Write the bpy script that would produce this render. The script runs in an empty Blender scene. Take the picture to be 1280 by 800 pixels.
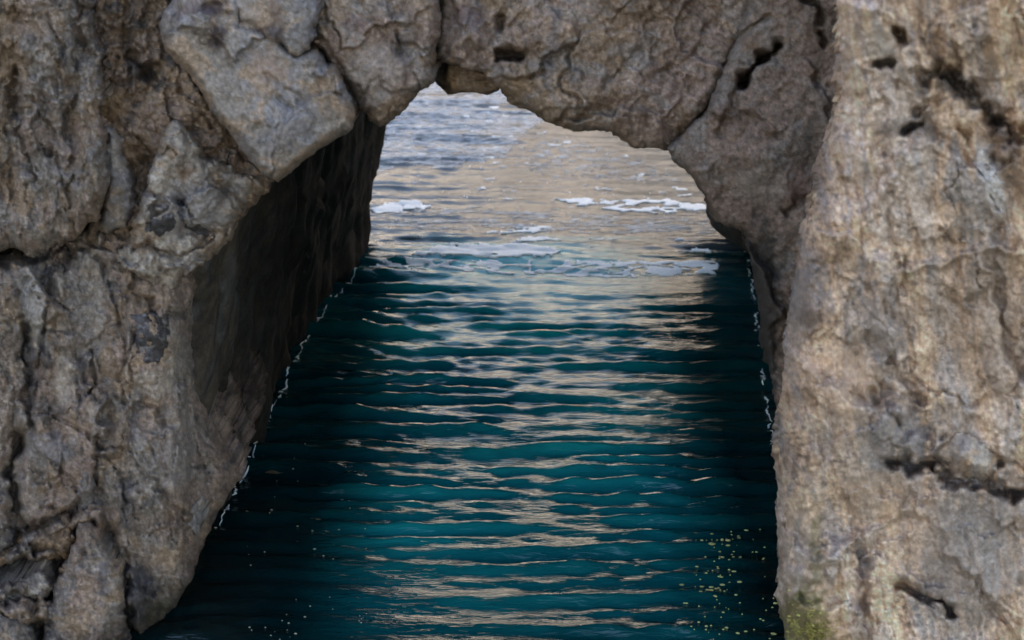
import bpy, bmesh, math
import numpy as np

# ------------------------------------------------------------------ camera, sky, sun, exposure
S = bpy.context.scene
COL = S.collection
CAM_H, PITCH, FPX = 5.0, math.radians(20.0), 2200.0
cam_d = bpy.data.cameras.new("camera"); cam = bpy.data.objects.new("camera", cam_d); COL.objects.link(cam)
cam.location = (0, 0, CAM_H); cam.rotation_euler = (math.pi/2 - PITCH, 0, 0)
cam_d.sensor_width = 36; cam_d.lens = FPX/1280*36; cam_d.clip_end = 3000; cam_d.clip_start = 0.1
cam_d.dof.use_dof = True; cam_d.dof.focus_distance = 10.8; cam_d.dof.aperture_fstop = 2.1
S.camera = cam
SUN_EL, SUN_AZ = math.radians(36), math.radians(-92)     # azimuth clockwise from +Y: the sun stands to the left, a little beyond the arch
W = bpy.data.worlds.new("World"); S.world = W; W.use_nodes = True
nt = W.node_tree; nt.nodes.clear()
sky = nt.nodes.new('ShaderNodeTexSky'); sky.sky_type = 'NISHITA'; sky.sun_disc = False
sky.sun_elevation = SUN_EL; sky.sun_rotation = SUN_AZ; sky.air_density = 1.3; sky.dust_density = 0.6
bg = nt.nodes.new('ShaderNodeBackground'); bg.inputs[1].default_value = 0.15
wo = nt.nodes.new('ShaderNodeOutputWorld'); nt.links.new(sky.outputs[0], bg.inputs[0]); nt.links.new(bg.outputs[0], wo.inputs[0])
sd = bpy.data.lights.new("sun", 'SUN'); sd.energy = 5.0; sd.angle = math.radians(0.5); sd.color = (1.0, 0.93, 0.84)
sun = bpy.data.objects.new("sun", sd); COL.objects.link(sun)
from mathutils import Vector
sv = Vector((math.sin(SUN_AZ)*math.cos(SUN_EL), math.cos(SUN_AZ)*math.cos(SUN_EL), math.sin(SUN_EL)))
sun.rotation_euler = sv.to_track_quat('Z', 'Y').to_euler()
S.view_settings.view_transform = 'Standard'; S.view_settings.look = 'None'
S.view_settings.exposure = 2.25; S.view_settings.gamma = 1.0
S.view_settings.use_white_balance = True; S.view_settings.white_balance_temperature = 6900; S.view_settings.white_balance_tint = 10
S.cycles.max_bounces = 6; S.cycles.sample_clamp_indirect = 4.0

# ------------------------------------------------------------------ numeric helpers
def hsh(i, j, k, s):
    h = (i.astype(np.int64)*374761393 + j.astype(np.int64)*668265263 + np.int64(k)*2147483647 + np.int64(s)*144269504) & 0xffffffff
    h = ((h ^ (h >> 13))*1274126177) & 0xffffffff
    h = ((h ^ (h >> 16))*2246822519) & 0xffffffff
    return ((h ^ (h >> 15)) & 0xffffff)/float(0x1000000)
def noise(x, y, s=0):
    xi = np.floor(x); yi = np.floor(y); fx = x-xi; fy = y-yi
    u = fx*fx*fx*(fx*(fx*6-15)+10); v = fy*fy*fy*(fy*(fy*6-15)+10)
    def g(di, dj):
        a = hsh(xi+di, yi+dj, 0, s)*2*np.pi
        return np.cos(a)*(fx-di) + np.sin(a)*(fy-dj)
    a = g(0, 0); b = g(1, 0); c = g(0, 1); d = g(1, 1)
    return (a+(b-a)*u + ((c+(d-c)*u)-(a+(b-a)*u))*v)*1.5
def fbm(x, y, s=0, o=4, g=.5):
    r = 0; a = 1.0
    for k in range(o):
        r = r + a*noise(x*2**k+17.3*k, y*2**k-9.1*k, s+k); a *= g
    return r
def ridge(x, y, s=0, o=3):
    r = 0; a = 1.0
    for k in range(o):
        r = r + a*(1-2*np.abs(noise(x*2**k+5.3*k, y*2**k+3.7*k, s+k))); a *= .5
    return r
def vor(x, y, s=0):
    xi = np.floor(x); yi = np.floor(y)
    f1 = np.full(x.shape, 9.); f2 = f1.copy(); cid = np.zeros(x.shape); dx = cid.copy(); dy = cid.copy()
    for i in (-1, 0, 1):
        for j in (-1, 0, 1):
            a = xi+i; b = yi+j
            px = a + hsh(a, b, 1, s); py = b + hsh(a, b, 2, s)
            ex = x-px; ey = y-py; d = np.sqrt(ex*ex+ey*ey)
            m = d < f1
            f2 = np.where(m, f1, np.minimum(f2, d)); f1 = np.where(m, d, f1)
            cid = np.where(m, hsh(a, b, 3, s), cid); dx = np.where(m, ex, dx); dy = np.where(m, ey, dy)
    return f1, f2, cid, dx, dy
def sstep(a, b, x):
    t = np.clip((x-a)/(b-a), 0, 1); return t*t*(3-2*t)
def polydist(x, y, P, closed=True):
    P = np.array(P, float); n = len(P); best = np.full(x.shape, 1e9); ins = np.zeros(x.shape, bool)
    for i in range(n if closed else n-1):
        a = P[i]; b = P[(i+1) % n]; e = b-a; L = max((e**2).sum(), 1e-9)
        t = np.clip(((x-a[0])*e[0]+(y-a[1])*e[1])/L, 0, 1)
        best = np.minimum(best, (x-a[0]-t*e[0])**2+(y-a[1]-t*e[1])**2)
        if closed:
            c = ((a[1] > y) != (b[1] > y)) & (x < (b[0]-a[0])*(y-a[1])/(b[1]-a[1]+1e-12)+a[0]); ins ^= c
    d = np.sqrt(best)
    return np.where(ins, d, -d) if closed else d
CP, SP = math.cos(PITCH), math.sin(PITCH)
def ray(px, py):
    u = (px-640)/FPX; v = (400-py)/FPX
    return u, CP+v*SP, -SP+v*CP
def at_y(px, py, Y):
    u, f, w = ray(px, py); t = Y/f
    return u*t, Y+0*px, CAM_H+w*t
def on_water(px, py):
    u, f, w = ray(px, py); t = -CAM_H/w
    return u*t, f*t
def OW(pts): return [tuple(float(c) for c in on_water(np.float64(a), np.float64(b))) for a, b in pts]

# ------------------------------------------------------------------ tagging and mesh helpers
def tag(o, label=None, cat=None, group=None, kind=None):
    if label: o['label'] = label
    if cat: o['category'] = cat
    if group: o['group'] = group
    if kind or cat: o['kind'] = kind or 'thing'
    return o
def mesh_obj(name, V, F, mat, parent=None, smooth=True, tone=None):
    me = bpy.data.meshes.new(name)
    V = np.asarray(V, np.float32); F = [np.asarray(f) for f in F] if isinstance(F, list) else F
    if isinstance(F, np.ndarray):
        k = F.shape[1]; nf = len(F)
        me.vertices.add(len(V)); me.vertices.foreach_set('co', V.ravel())
        me.loops.add(nf*k); me.loops.foreach_set('vertex_index', F.astype(np.int32).ravel())
        me.polygons.add(nf); me.polygons.foreach_set('loop_start', np.arange(0, nf*k, k, dtype=np.int32))
        me.polygons.foreach_set('loop_total', np.full(nf, k, np.int32))
        me.update(calc_edges=True)
    else:
        me.from_pydata(V.tolist(), [], [list(map(int, f)) for f in F])
    me.validate()
    if smooth: me.polygons.foreach_set('use_smooth', np.ones(len(me.polygons), bool))
    if tone is not None:
        a = me.color_attributes.new('tone', 'FLOAT_COLOR', 'POINT')
        t = np.ones((len(V), 4), np.float32); t[:, :3] = tone; a.data.foreach_set('color', t.ravel())
    me.materials.append(mat)
    o = bpy.data.objects.new(name, me); COL.objects.link(o)
    if parent: o.parent = parent
    return o

# ------------------------------------------------------------------ materials
def new_mat(name):
    m = bpy.data.materials.new(name); m.use_nodes = True
    n = m.node_tree; b = n.nodes['Principled BSDF']; return m, n, b
def rock_mat(name, scale=1.0, bump=0.5, rough=0.88, contrast=1.0):
    m, n, b = new_mat(name); N = n.nodes.new; L = n.links.new
    at = N('ShaderNodeAttribute'); at.attribute_name = 'tone'
    tc = N('ShaderNodeTexCoord')
    n1 = N('ShaderNodeTexNoise'); n1.inputs['Scale'].default_value = 55*scale; n1.inputs['Detail'].default_value = 7; n1.inputs['Roughness'].default_value = .74
    n2 = N('ShaderNodeTexNoise'); n2.inputs['Scale'].default_value = 17*scale; n2.inputs['Detail'].default_value = 8; n2.inputs['Roughness'].default_value = .62; n2.inputs['Distortion'].default_value = .6
    v = N('ShaderNodeTexVoronoi'); v.inputs['Scale'].default_value = 60*scale; v.inputs['Randomness'].default_value = 1
    for q in (n1, n2, v): L(tc.outputs['Object'], q.inputs['Vector'])
    mr = N('ShaderNodeMapRange'); mr.inputs[1].default_value = .3; mr.inputs[2].default_value = .7
    mr.inputs[3].default_value = 1-.42*contrast; mr.inputs[4].default_value = 1+.42*contrast; L(n1.outputs[0], mr.inputs[0])
    mr2 = N('ShaderNodeMapRange'); mr2.inputs[1].default_value = .3; mr2.inputs[2].default_value = .7
    mr2.inputs[3].default_value = 1-.25*contrast; mr2.inputs[4].default_value = 1+.25*contrast; L(n2.outputs[0], mr2.inputs[0])
    mu = N('ShaderNodeMath'); mu.operation = 'MULTIPLY'; L(mr.outputs[0], mu.inputs[0]); L(mr2.outputs[0], mu.inputs[1])
    vm = N('ShaderNodeVectorMath'); vm.operation = 'SCALE'; L(at.outputs['Color'], vm.inputs[0]); L(mu.outputs[0], vm.inputs['Scale'])
    L(vm.outputs[0], b.inputs['Base Color'])
    b.inputs['Roughness'].default_value = rough; b.inputs['Specular IOR Level'].default_value = .3
    ad = N('ShaderNodeMath'); ad.operation = 'MULTIPLY_ADD'; ad.inputs[1].default_value = .6; L(n1.outputs[0], ad.inputs[0]); L(n2.outputs[0], ad.inputs[2])
    bu = N('ShaderNodeBump'); bu.inputs['Strength'].default_value = bump; bu.inputs['Distance'].default_value = .022; L(ad.outputs[0], bu.inputs['Height'])
    vmr = N('ShaderNodeMapRange'); vmr.inputs[1].default_value = 0; vmr.inputs[2].default_value = .35; L(v.outputs['Distance'], vmr.inputs[0])
    bu2 = N('ShaderNodeBump'); bu2.inputs['Strength'].default_value = bump*.35; bu2.inputs['Distance'].default_value = .008
    L(vmr.outputs[0], bu2.inputs['Height']); L(bu.outputs[0], bu2.inputs['Normal']); L(bu2.outputs[0], b.inputs['Normal'])
    return m
M_ROCK = rock_mat('weathered_rock')
M_SLAB = rock_mat('grey_limestone', 1.2, .35, .8, .7)
M_WALL = rock_mat('tunnel_rock', .8, .6, .9)
M_CLIFF = rock_mat('sunlit_cliff', .15, .6, .95)

def foam_mat():
    m, n, b = new_mat('sea_foam'); N = n.nodes.new; L = n.links.new
    tc = N('ShaderNodeTexCoord'); q = N('ShaderNodeTexNoise'); q.inputs['Scale'].default_value = 60; q.inputs['Detail'].default_value = 5
    L(tc.outputs['Object'], q.inputs['Vector'])
    r = N('ShaderNodeValToRGB'); r.color_ramp.elements[0].position = .3; r.color_ramp.elements[0].color = (.70, .73, .75, 1); r.color_ramp.elements[1].position = .6; r.color_ramp.elements[1].color = (.90, .91, .92, 1)
    L(q.outputs[0], r.inputs[0]); L(r.outputs[0], b.inputs['Base Color']); b.inputs['Roughness'].default_value = .6
    bu = N('ShaderNodeBump'); bu.inputs['Strength'].default_value = .4; bu.inputs['Distance'].default_value = .01; L(q.outputs[0], bu.inputs['Height']); L(bu.outputs[0], b.inputs['Normal'])
    return m
M_FOAM = foam_mat()
def film_mat():
    m, n, b = new_mat('thin_foam_sheen'); N = n.nodes.new; L = n.links.new
    b.inputs['Base Color'].default_value = (.55, .60, .66, 1); b.inputs['Roughness'].default_value = .5
    tc = N('ShaderNodeTexCoord'); mp = N('ShaderNodeMapping'); mp.inputs['Scale'].default_value = (8, 30, 8); L(tc.outputs['Object'], mp.inputs[0])
    q = N('ShaderNodeTexNoise'); q.inputs['Scale'].default_value = 1; q.inputs['Detail'].default_value = 6; L(mp.outputs[0], q.inputs['Vector'])
    r = N('ShaderNodeMapRange'); r.inputs[1].default_value = .35; r.inputs[2].default_value = .7; r.inputs[3].default_value = .05; r.inputs[4].default_value = .8; L(q.outputs[0], r.inputs[0]); L(r.outputs[0], b.inputs['Alpha'])
    return m
M_FILM = film_mat()
def water_mat():
    m, n, b = new_mat('sea_water'); N = n.nodes.new; L = n.links.new
    tc = N('ShaderNodeTexCoord')
    q = N('ShaderNodeTexNoise'); q.inputs['Scale'].default_value = .7; q.inputs['Detail'].default_value = 3; L(tc.outputs['Object'], q.inputs['Vector'])
    r = N('ShaderNodeValToRGB'); r.color_ramp.elements[0].position = .35; r.color_ramp.elements[0].color = (.0, .074, .092, 1); r.color_ramp.elements[1].position = .65; r.color_ramp.elements[1].color = (.002, .155, .165, 1)
    L(q.outputs[0], r.inputs[0])
    # milky water beyond the arch; passage light painted in, dimmer near camera and walls
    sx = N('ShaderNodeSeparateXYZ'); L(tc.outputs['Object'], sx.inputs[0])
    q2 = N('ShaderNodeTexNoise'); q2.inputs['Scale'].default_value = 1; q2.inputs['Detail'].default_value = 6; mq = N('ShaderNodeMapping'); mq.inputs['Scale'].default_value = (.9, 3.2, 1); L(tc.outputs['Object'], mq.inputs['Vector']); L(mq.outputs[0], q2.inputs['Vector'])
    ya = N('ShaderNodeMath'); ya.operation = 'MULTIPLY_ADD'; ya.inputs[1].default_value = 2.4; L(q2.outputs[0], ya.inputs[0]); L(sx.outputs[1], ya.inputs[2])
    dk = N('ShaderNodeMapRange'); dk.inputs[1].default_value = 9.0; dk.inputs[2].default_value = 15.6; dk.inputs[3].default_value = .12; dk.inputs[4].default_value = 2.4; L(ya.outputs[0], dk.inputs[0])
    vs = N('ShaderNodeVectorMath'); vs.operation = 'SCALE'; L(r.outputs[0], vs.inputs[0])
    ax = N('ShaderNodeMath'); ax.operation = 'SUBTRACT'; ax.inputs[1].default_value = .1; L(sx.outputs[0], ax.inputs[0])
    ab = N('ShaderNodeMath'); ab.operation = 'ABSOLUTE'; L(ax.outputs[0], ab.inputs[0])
    em = N('ShaderNodeMapRange'); em.interpolation_type = 'SMOOTHSTEP'; em.inputs[1].default_value = .7; em.inputs[2].default_value = 1.45; em.inputs[3].default_value = 1; em.inputs[4].default_value = .15; L(ab.outputs[0], em.inputs[0])  # dims the body colour at both sides, painting the walls' dark reflection
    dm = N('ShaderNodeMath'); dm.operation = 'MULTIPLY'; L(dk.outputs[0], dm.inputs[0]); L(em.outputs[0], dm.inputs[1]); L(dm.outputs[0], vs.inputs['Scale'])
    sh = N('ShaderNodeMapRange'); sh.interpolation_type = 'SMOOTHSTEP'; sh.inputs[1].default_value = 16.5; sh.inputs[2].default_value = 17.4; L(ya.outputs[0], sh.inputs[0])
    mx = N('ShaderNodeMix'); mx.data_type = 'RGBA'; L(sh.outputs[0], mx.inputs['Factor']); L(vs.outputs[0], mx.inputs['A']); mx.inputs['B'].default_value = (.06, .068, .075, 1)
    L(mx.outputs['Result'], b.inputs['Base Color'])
    b.inputs['Roughness'].default_value = .025; b.inputs['IOR'].default_value = 1.44
    mp = N('ShaderNodeMapping'); mp.inputs['Scale'].default_value = (7, 30, 9); L(tc.outputs['Object'], mp.inputs['Vector'])
    w = N('ShaderNodeTexNoise'); w.inputs['Scale'].default_value = 1; w.inputs['Detail'].default_value = 4; w.inputs['Roughness'].default_value = .5; w.inputs['Distortion'].default_value = .5; L(mp.outputs[0], w.inputs['Vector'])
    bu = N('ShaderNodeBump'); bu.inputs['Strength'].default_value = .75; bu.inputs['Distance'].default_value = .012; L(w.outputs[0], bu.inputs['Height']); L(bu.outputs[0], b.inputs['Normal'])
    return m
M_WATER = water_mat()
def plain_mat(name, c, rough=.7):
    m, n, b = new_mat(name); N = n.nodes.new; L = n.links.new
    tc = N('ShaderNodeTexCoord'); q = N('ShaderNodeTexNoise'); q.inputs['Scale'].default_value = 40; q.inputs['Detail'].default_value = 4; L(tc.outputs['Object'], q.inputs['Vector'])
    r = N('ShaderNodeValToRGB'); r.color_ramp.elements[0].position = .3; r.color_ramp.elements[0].color = (*[k*.5 for k in c], 1); r.color_ramp.elements[1].position = .7; r.color_ramp.elements[1].color = (*[min(1, k*1.3) for k in c], 1)
    L(q.outputs[0], r.inputs[0]); L(r.outputs[0], b.inputs['Base Color']); b.inputs['Roughness'].default_value = rough
    return m

# ------------------------------------------------------------------ albedo palettes (real surface colours)
TAN = np.array([.345, .265, .195]); GREY = np.array([.30, .272, .25]); BLUE = np.array([.255, .25, .262]); BROWN = np.array([.20, .145, .105])
PINK = np.array([.315, .245, .21]); DARK = np.array([.07, .065, .065]); SLATE = np.array([.10, .10, .118]); WHITE = np.array([.52, .51, .50])
OCHRE = np.array([.40, .27, .15]); OLIVE = np.array([.13, .125, .045]); PURPLE = np.array([.075, .05, .06]); WARM = np.array([.63, .475, .35]); PALE = np.array([.50, .455, .40])
def mix(a, b, t): return a + (b-a)*t[..., None]
def tone_field(x, y, seed, cols, stretch=(1, 1), rot=0.0):
    c, s = math.cos(rot), math.sin(rot); u = (x*c+y*s)/stretch[0]; v = (-x*s+y*c)/stretch[1]
    wx = 25*fbm(u/60, v/60, seed+90, 3); wy = 25*fbm(u/60, v/60, seed+95, 3)
    a = sstep(-.45, .45, fbm((u+wx)/90, (v+wy)/90, seed+1, 5, .6))
    b = sstep(.0, .55, fbm((u-wy)/45, (v+wx)/45, seed+7, 5, .62))
    d = sstep(.25, .7, fbm((u+wx)/22, v/22, seed+13, 4, .65))
    C = mix(np.broadcast_to(cols[0], x.shape+(3,)), cols[1], a)
    C = mix(C, cols[2], b*.85); C = mix(C, cols[3], d*.75)
    sp = fbm(x/6, y/7, seed+21, 4, .75); br = fbm(u/130, v/130, seed+25, 3)
    vein = np.exp(-(fbm((u+wx)/50, (v+wy)/50, seed+28, 3)/.035)**2)*sstep(-.1, .4, fbm(x/90, y/90, seed+29, 2))
    return (C*(1+.36*np.clip(sp, -1, 1)+.22*np.clip(br, -1, 1))[..., None])*(1+.45*vein[..., None])
def blotch(x, y, poly, seed, soft=6):
    d = polydist(x+9*fbm(x/22, y/22, seed, 3), y+9*fbm(x/22, y/22, seed+5, 3), poly)
    return sstep(-soft, soft, d)
def ell(x, y, cx, cy, rx, ry, a=0, seed=3, soft=.35, rag=.35):
    c, s = math.cos(math.radians(a)), math.sin(math.radians(a)); dx = x-cx; dy = y-cy
    r = np.sqrt(((dx*c+dy*s)/rx)**2+((-dx*s+dy*c)/ry)**2) + rag*fbm(x/14, y/14, seed, 3)
    return 1-sstep(1-soft, 1+soft, r)

# ------------------------------------------------------------------ sampling lines, dense in view and coarser outside it
def samples(a, b, lo, hi, st):
    out = [];
    x = lo
    while x > a: out.append(x); x -= max(st, (lo-x)*.05+st)
    out.append(a); out = out[::-1][:-1]
    x = lo
    while x < min(hi, b): out.append(x); x += st
    x = max(hi, lo)
    while x < b: out.append(x); x += max(st, (x-hi)*.05+st)
    out.append(b)
    return np.array(sorted(set(out)))
STEP = 1.8

def tdark(f, k): return lambda x, y: f(x, y)*k
def rock(name, poly, Y, mat, depth, tones, R=30, rimd=.16, thick=.8, rag=5, ragf=26, seed=1, parent=None, label=None, cat='rock', step=None, group=None, zmin=None, sdir=0.0, wet=True, skt=1.0):
    """A rock whose front is a dense relief at true depth Y(x,z), rounded at the rim and run back by its own thickness."""
    st = step or STEP
    P = np.array(poly, float); x0, y0 = P.min(0)-8; x1, y1 = P.max(0)+8
    def axis(a, b, lo, hi):
        g = samples(min(a, lo), max(b, hi), lo, hi, st); return g[(g >= a) & (g <= b)]
    gx = axis(x0, x1, -20, 1300); gy = axis(y0, y1, -20, 820)
    X, Yp = np.meshgrid(gx, gy)
    def sdf(x, y):
        return polydist(x, y, P) + rag*fbm(x/ragf, y/ragf, seed+40, 4, .6)
    D = sdf(X, Yp)
    ins = D > 0
    cell = ins[:-1, :-1] | ins[1:, :-1] | ins[:-1, 1:] | ins[1:, 1:]
    used = np.zeros_like(ins); used[:-1, :-1] |= cell; used[1:, :-1] |= cell; used[:-1, 1:] |= cell; used[1:, 1:] |= cell
    gyv, gxv = np.gradient(D, gy, gx); gl = np.sqrt(gxv**2+gyv**2)+1e-6
    out = used & ~ins
    sh = np.clip(D/gl, -4, 0)
    X2 = np.where(out, X-sh*gxv/gl, X); Y2 = np.where(out, Yp-sh*gyv/gl, Yp)
    d = np.maximum(D, 0)
    t = np.clip(1-d/R, 0, 1)
    rim = rimd*(1-np.sqrt(np.clip(1-t*t, 0, 1)))
    dep = depth(X2, Y2) + rim
    idx = -np.ones(used.shape, int); idx[used] = np.arange(used.sum())
    wx, wy, wz = at_y(X2[used], Y2[used], dep[used])
    V = np.stack([wx, wy, wz], 1)
    if zmin is not None: V[:, 2] = np.maximum(V[:, 2], zmin)
    j, i = np.nonzero(cell)
    F = np.stack([idx[j, i], idx[j+1, i], idx[j+1, i+1], idx[j, i+1]], 1)
    T = tones(X2[used], Y2[used])*np.array([.65, .552, .505])
    if wet: T = T*(.34+.66*sstep(.0, .26, wz-.05+.10*fbm(wx*3, wz*2, seed+70, 4)))[:, None]
    # sides: boundary edges run straight back
    E = np.concatenate([F[:, [0, 1]], F[:, [1, 2]], F[:, [2, 3]], F[:, [3, 0]]])
    key = np.sort(E, 1); kk = key[:, 0]*len(V)+key[:, 1]
    _, inv, cnt = np.unique(kk, return_inverse=True, return_counts=True)
    B = E[cnt[inv.ravel()] == 1]
    bv = np.unique(B); mp = {v: k for k, v in enumerate(bv)}
    rings = max(4, min(34, int(thick/.05))); n0 = len(V); cen = V.mean(0); Vs = [V]; Ts = [T]; prev = {v: v for v in bv}
    Fs = [F]
    Bi = np.array([[mp[a], mp[b]] for a, b in B]); last = bv.copy()
    for r in range(1, rings+1):
        f = r/rings
        P3 = V[bv].copy(); P3[:, 1] += thick*f; P3[:, 0] += sdir*thick*f
        nn = fbm(P3[:, 0]*3+P3[:, 1]*4, P3[:, 2]*3+P3[:, 1]*2.2, seed+60, 5, .6)*min(1, f*thick/.12)
        k = 1-.05*f; P3[:, 0] = cen[0]+(P3[:, 0]-cen[0])*k + .045*nn + sdir*thick*f*.0; P3[:, 2] = cen[2]+(P3[:, 2]-cen[2])*k + .045*nn
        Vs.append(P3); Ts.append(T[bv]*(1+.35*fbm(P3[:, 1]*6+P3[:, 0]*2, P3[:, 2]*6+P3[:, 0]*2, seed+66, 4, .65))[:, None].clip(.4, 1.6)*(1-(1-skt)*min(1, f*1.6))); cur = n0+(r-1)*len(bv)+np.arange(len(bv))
        Fs.append(np.stack([last[Bi[:, 1]], last[Bi[:, 0]], cur[Bi[:, 0]], cur[Bi[:, 1]]], 1)); last = cur
    V = np.concatenate(Vs); T = np.concatenate(Ts); F = np.concatenate(Fs)
    o = mesh_obj(name, V, F, mat, parent, True, T)
    bm = bmesh.new(); bm.from_mesh(o.data)
    be = [e for e in bm.edges if e.is_boundary]
    try: bmesh.ops.holes_fill(bm, edges=be, sides=0)
    except Exception: pass
    bm.to_mesh(o.data); bm.free()
    if parent is None: tag(o, label, cat, group)
    elif label: o['label'] = label
    return o

# relief ingredients, in metres of depth (positive is away from the camera)
def groove(x, y, pts, w, d, seed=5):
    k = max(3.0, w); wx = x+k*.9*fbm(x/22, y/22, seed, 2)+k*.28*fbm(x/9, y/9, seed+2, 2); wy = y+k*.9*fbm(x/22, y/22, seed+3, 2)+k*.28*fbm(x/9, y/9, seed+6, 2)
    q = polydist(wx, wy, pts, closed=False); ww = w*np.clip(.85+.9*noise(x/19, y/19, seed+8), .25, 1.7)
    return d*np.exp(-(q/ww)**2)
def facets(x, y, sz, amp, seed, stretch=1.0, rot=0.0, crack=.0):
    c, s = math.cos(rot), math.sin(rot)
    xw = x+sz*.35*fbm(x/sz/.8, y/sz/.8, seed+31, 4); yw = y+sz*.35*fbm(x/sz/.8, y/sz/.8, seed+37, 4)
    u = (xw*c+yw*s)/sz; v = (-xw*s+yw*c)/(sz*stretch)
    f1, f2, cid, dx, dy = vor(u, v, seed)
    a = cid*2*np.pi*7; h = (((cid*13.7) % 1)-.5) + 1.3*(np.cos(a)*dx+np.sin(a)*dy)
    edge = np.clip((f2-f1)/.25, 0, 1)
    return amp*h*sstep(0, .5, edge) + crack*np.exp(-((f2-f1)/.05)**2)
def rough(x, y, seed, a=1.0, stretch=(1, 1), rot=0.0):
    c, s = math.cos(rot), math.sin(rot); u = (x*c+y*s)/stretch[0]; v = (-x*s+y*c)/stretch[1]
    r = .055*fbm(u/85, v/85, seed, 3) + .018*fbm(u/32, v/32, seed+4, 3, .5) + facets(u, v, 17, .011, seed+9) + facets(u, v, 42, .030, seed+10, 1.3, .4)*.8
    r = r + .0075*fbm(u/8, v/9, seed+17, 4, .72) - .006*ridge(u/10, v/26, seed+11, 3)*sstep(-.3, .4, fbm(x/70, y/70, seed+12, 2))
    pit = sstep(.4, .7, noise(u/9, v/10, seed+23))*.014*sstep(-.2, .4, noise(x/60, y/60, seed+24)) + sstep(.45, .75, noise(u/24, v/20, seed+25))*.02
    return a*(r+pit)
def bump(x, y, cx, cy, rx, ry, h, a=0):
    c, s = math.cos(math.radians(a)), math.sin(math.radians(a)); dx = x-cx; dy = y-cy
    r2 = ((dx*c+dy*s)/rx)**2+((-dx*s+dy*c)/ry)**2
    return -h*np.exp(-r2)

# ------------------------------------------------------------------ THE SEA
rng = np.random.default_rng(11)
WV = []
for k in range(34):
    lam = .17*(2.2**rng.random()); th = math.radians(rng.normal(1, 4.2)); amp = .0074*lam/.4*rng.uniform(.5, 1.2)
    WV.append((2*np.pi/lam, th, amp, rng.uniform(0, 6.28)))
for k in range(18):
    lam = .09*(2.4**rng.random()); th = math.radians(rng.normal(0, 28)); amp = .0020*lam/.15*rng.uniform(.5, 1.2)
    WV.append((2*np.pi/lam, th, amp, rng.uniform(0, 6.28)))
for k in range(10):   # wavelets thrown back by the two walls
    lam = .16*(2.2**rng.random()); th = math.radians(rng.choice([-1, 1])*rng.uniform(28, 55)); WV.append((2*np.pi/lam, th, .0008*lam/.3, rng.uniform(0, 6.28)))
def wave(x, y):
    wx = .09*fbm(x*.6, y*.9, 501, 2); z = 0
    g = (.75+.55*fbm(x*.35, y*.5, 507, 2))*(1-.68*sstep(14.9, 16.6, y)*(1-.4*sstep(17.2, 18.4, y)*sstep(.5, -.5, x-.6-(y-20.5)*.5)))
    for k, th, a, p in WV:
        ph = k*(math.sin(th)*x+math.cos(th)*(y+wx))+p
        z = z + a*np.sin(ph)
    z = z*g
    return z + 5*z*np.abs(z)
def spaced(core0, core1, st, far, gr):
    c = np.arange(core0, core1, st); a = []; x = core0; s = st
    while x > -far: s *= gr; x -= s; a.append(x)
    b = []; x = c[-1]; s = st
    while x < far: s *= gr; x += s; b.append(x)
    return np.array(a[::-1]+list(c)+b)
gx = spaced(-4.2, 4.6, .035, 900, 1.35); gy = spaced(7.8, 24, .022, 1200, 1.3)
X, Yw = np.meshgrid(gx, gy)
fade = (1-sstep(12, 40, np.abs(X)))*(1-sstep(30, 70, np.abs(Yw-14)))
Z = wave(X, Yw)*fade
V = np.stack([X.ravel(), Yw.ravel(), Z.ravel()], 1)
ny, nx = X.shape; I = np.arange(ny*nx).reshape(ny, nx)
F = np.stack([I[:-1, :-1].ravel(), I[:-1, 1:].ravel(), I[1:, 1:].ravel(), I[1:, :-1].ravel()], 1)
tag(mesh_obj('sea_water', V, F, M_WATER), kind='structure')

# ------------------------------------------------------------------ ROCKS OF THE ARCH
R = math.radians
def tn(seed, cols, patches=(), **k):
    def f(x, y):
        C = tone_field(x, y, seed, cols, **k)
        for m, c, s in patches: C = mix(C, c*(1+.2*fbm(x/9, y/9, seed+77, 3))[..., None], m(x, y)*s)
        return np.clip(C, .01, .85)
    return f
def E(*a, **k): return lambda x, y: ell(x, y, *a, **k)
def PB(poly, seed=3, soft=6): return lambda x, y: blotch(x, y, poly, seed, soft)

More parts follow.
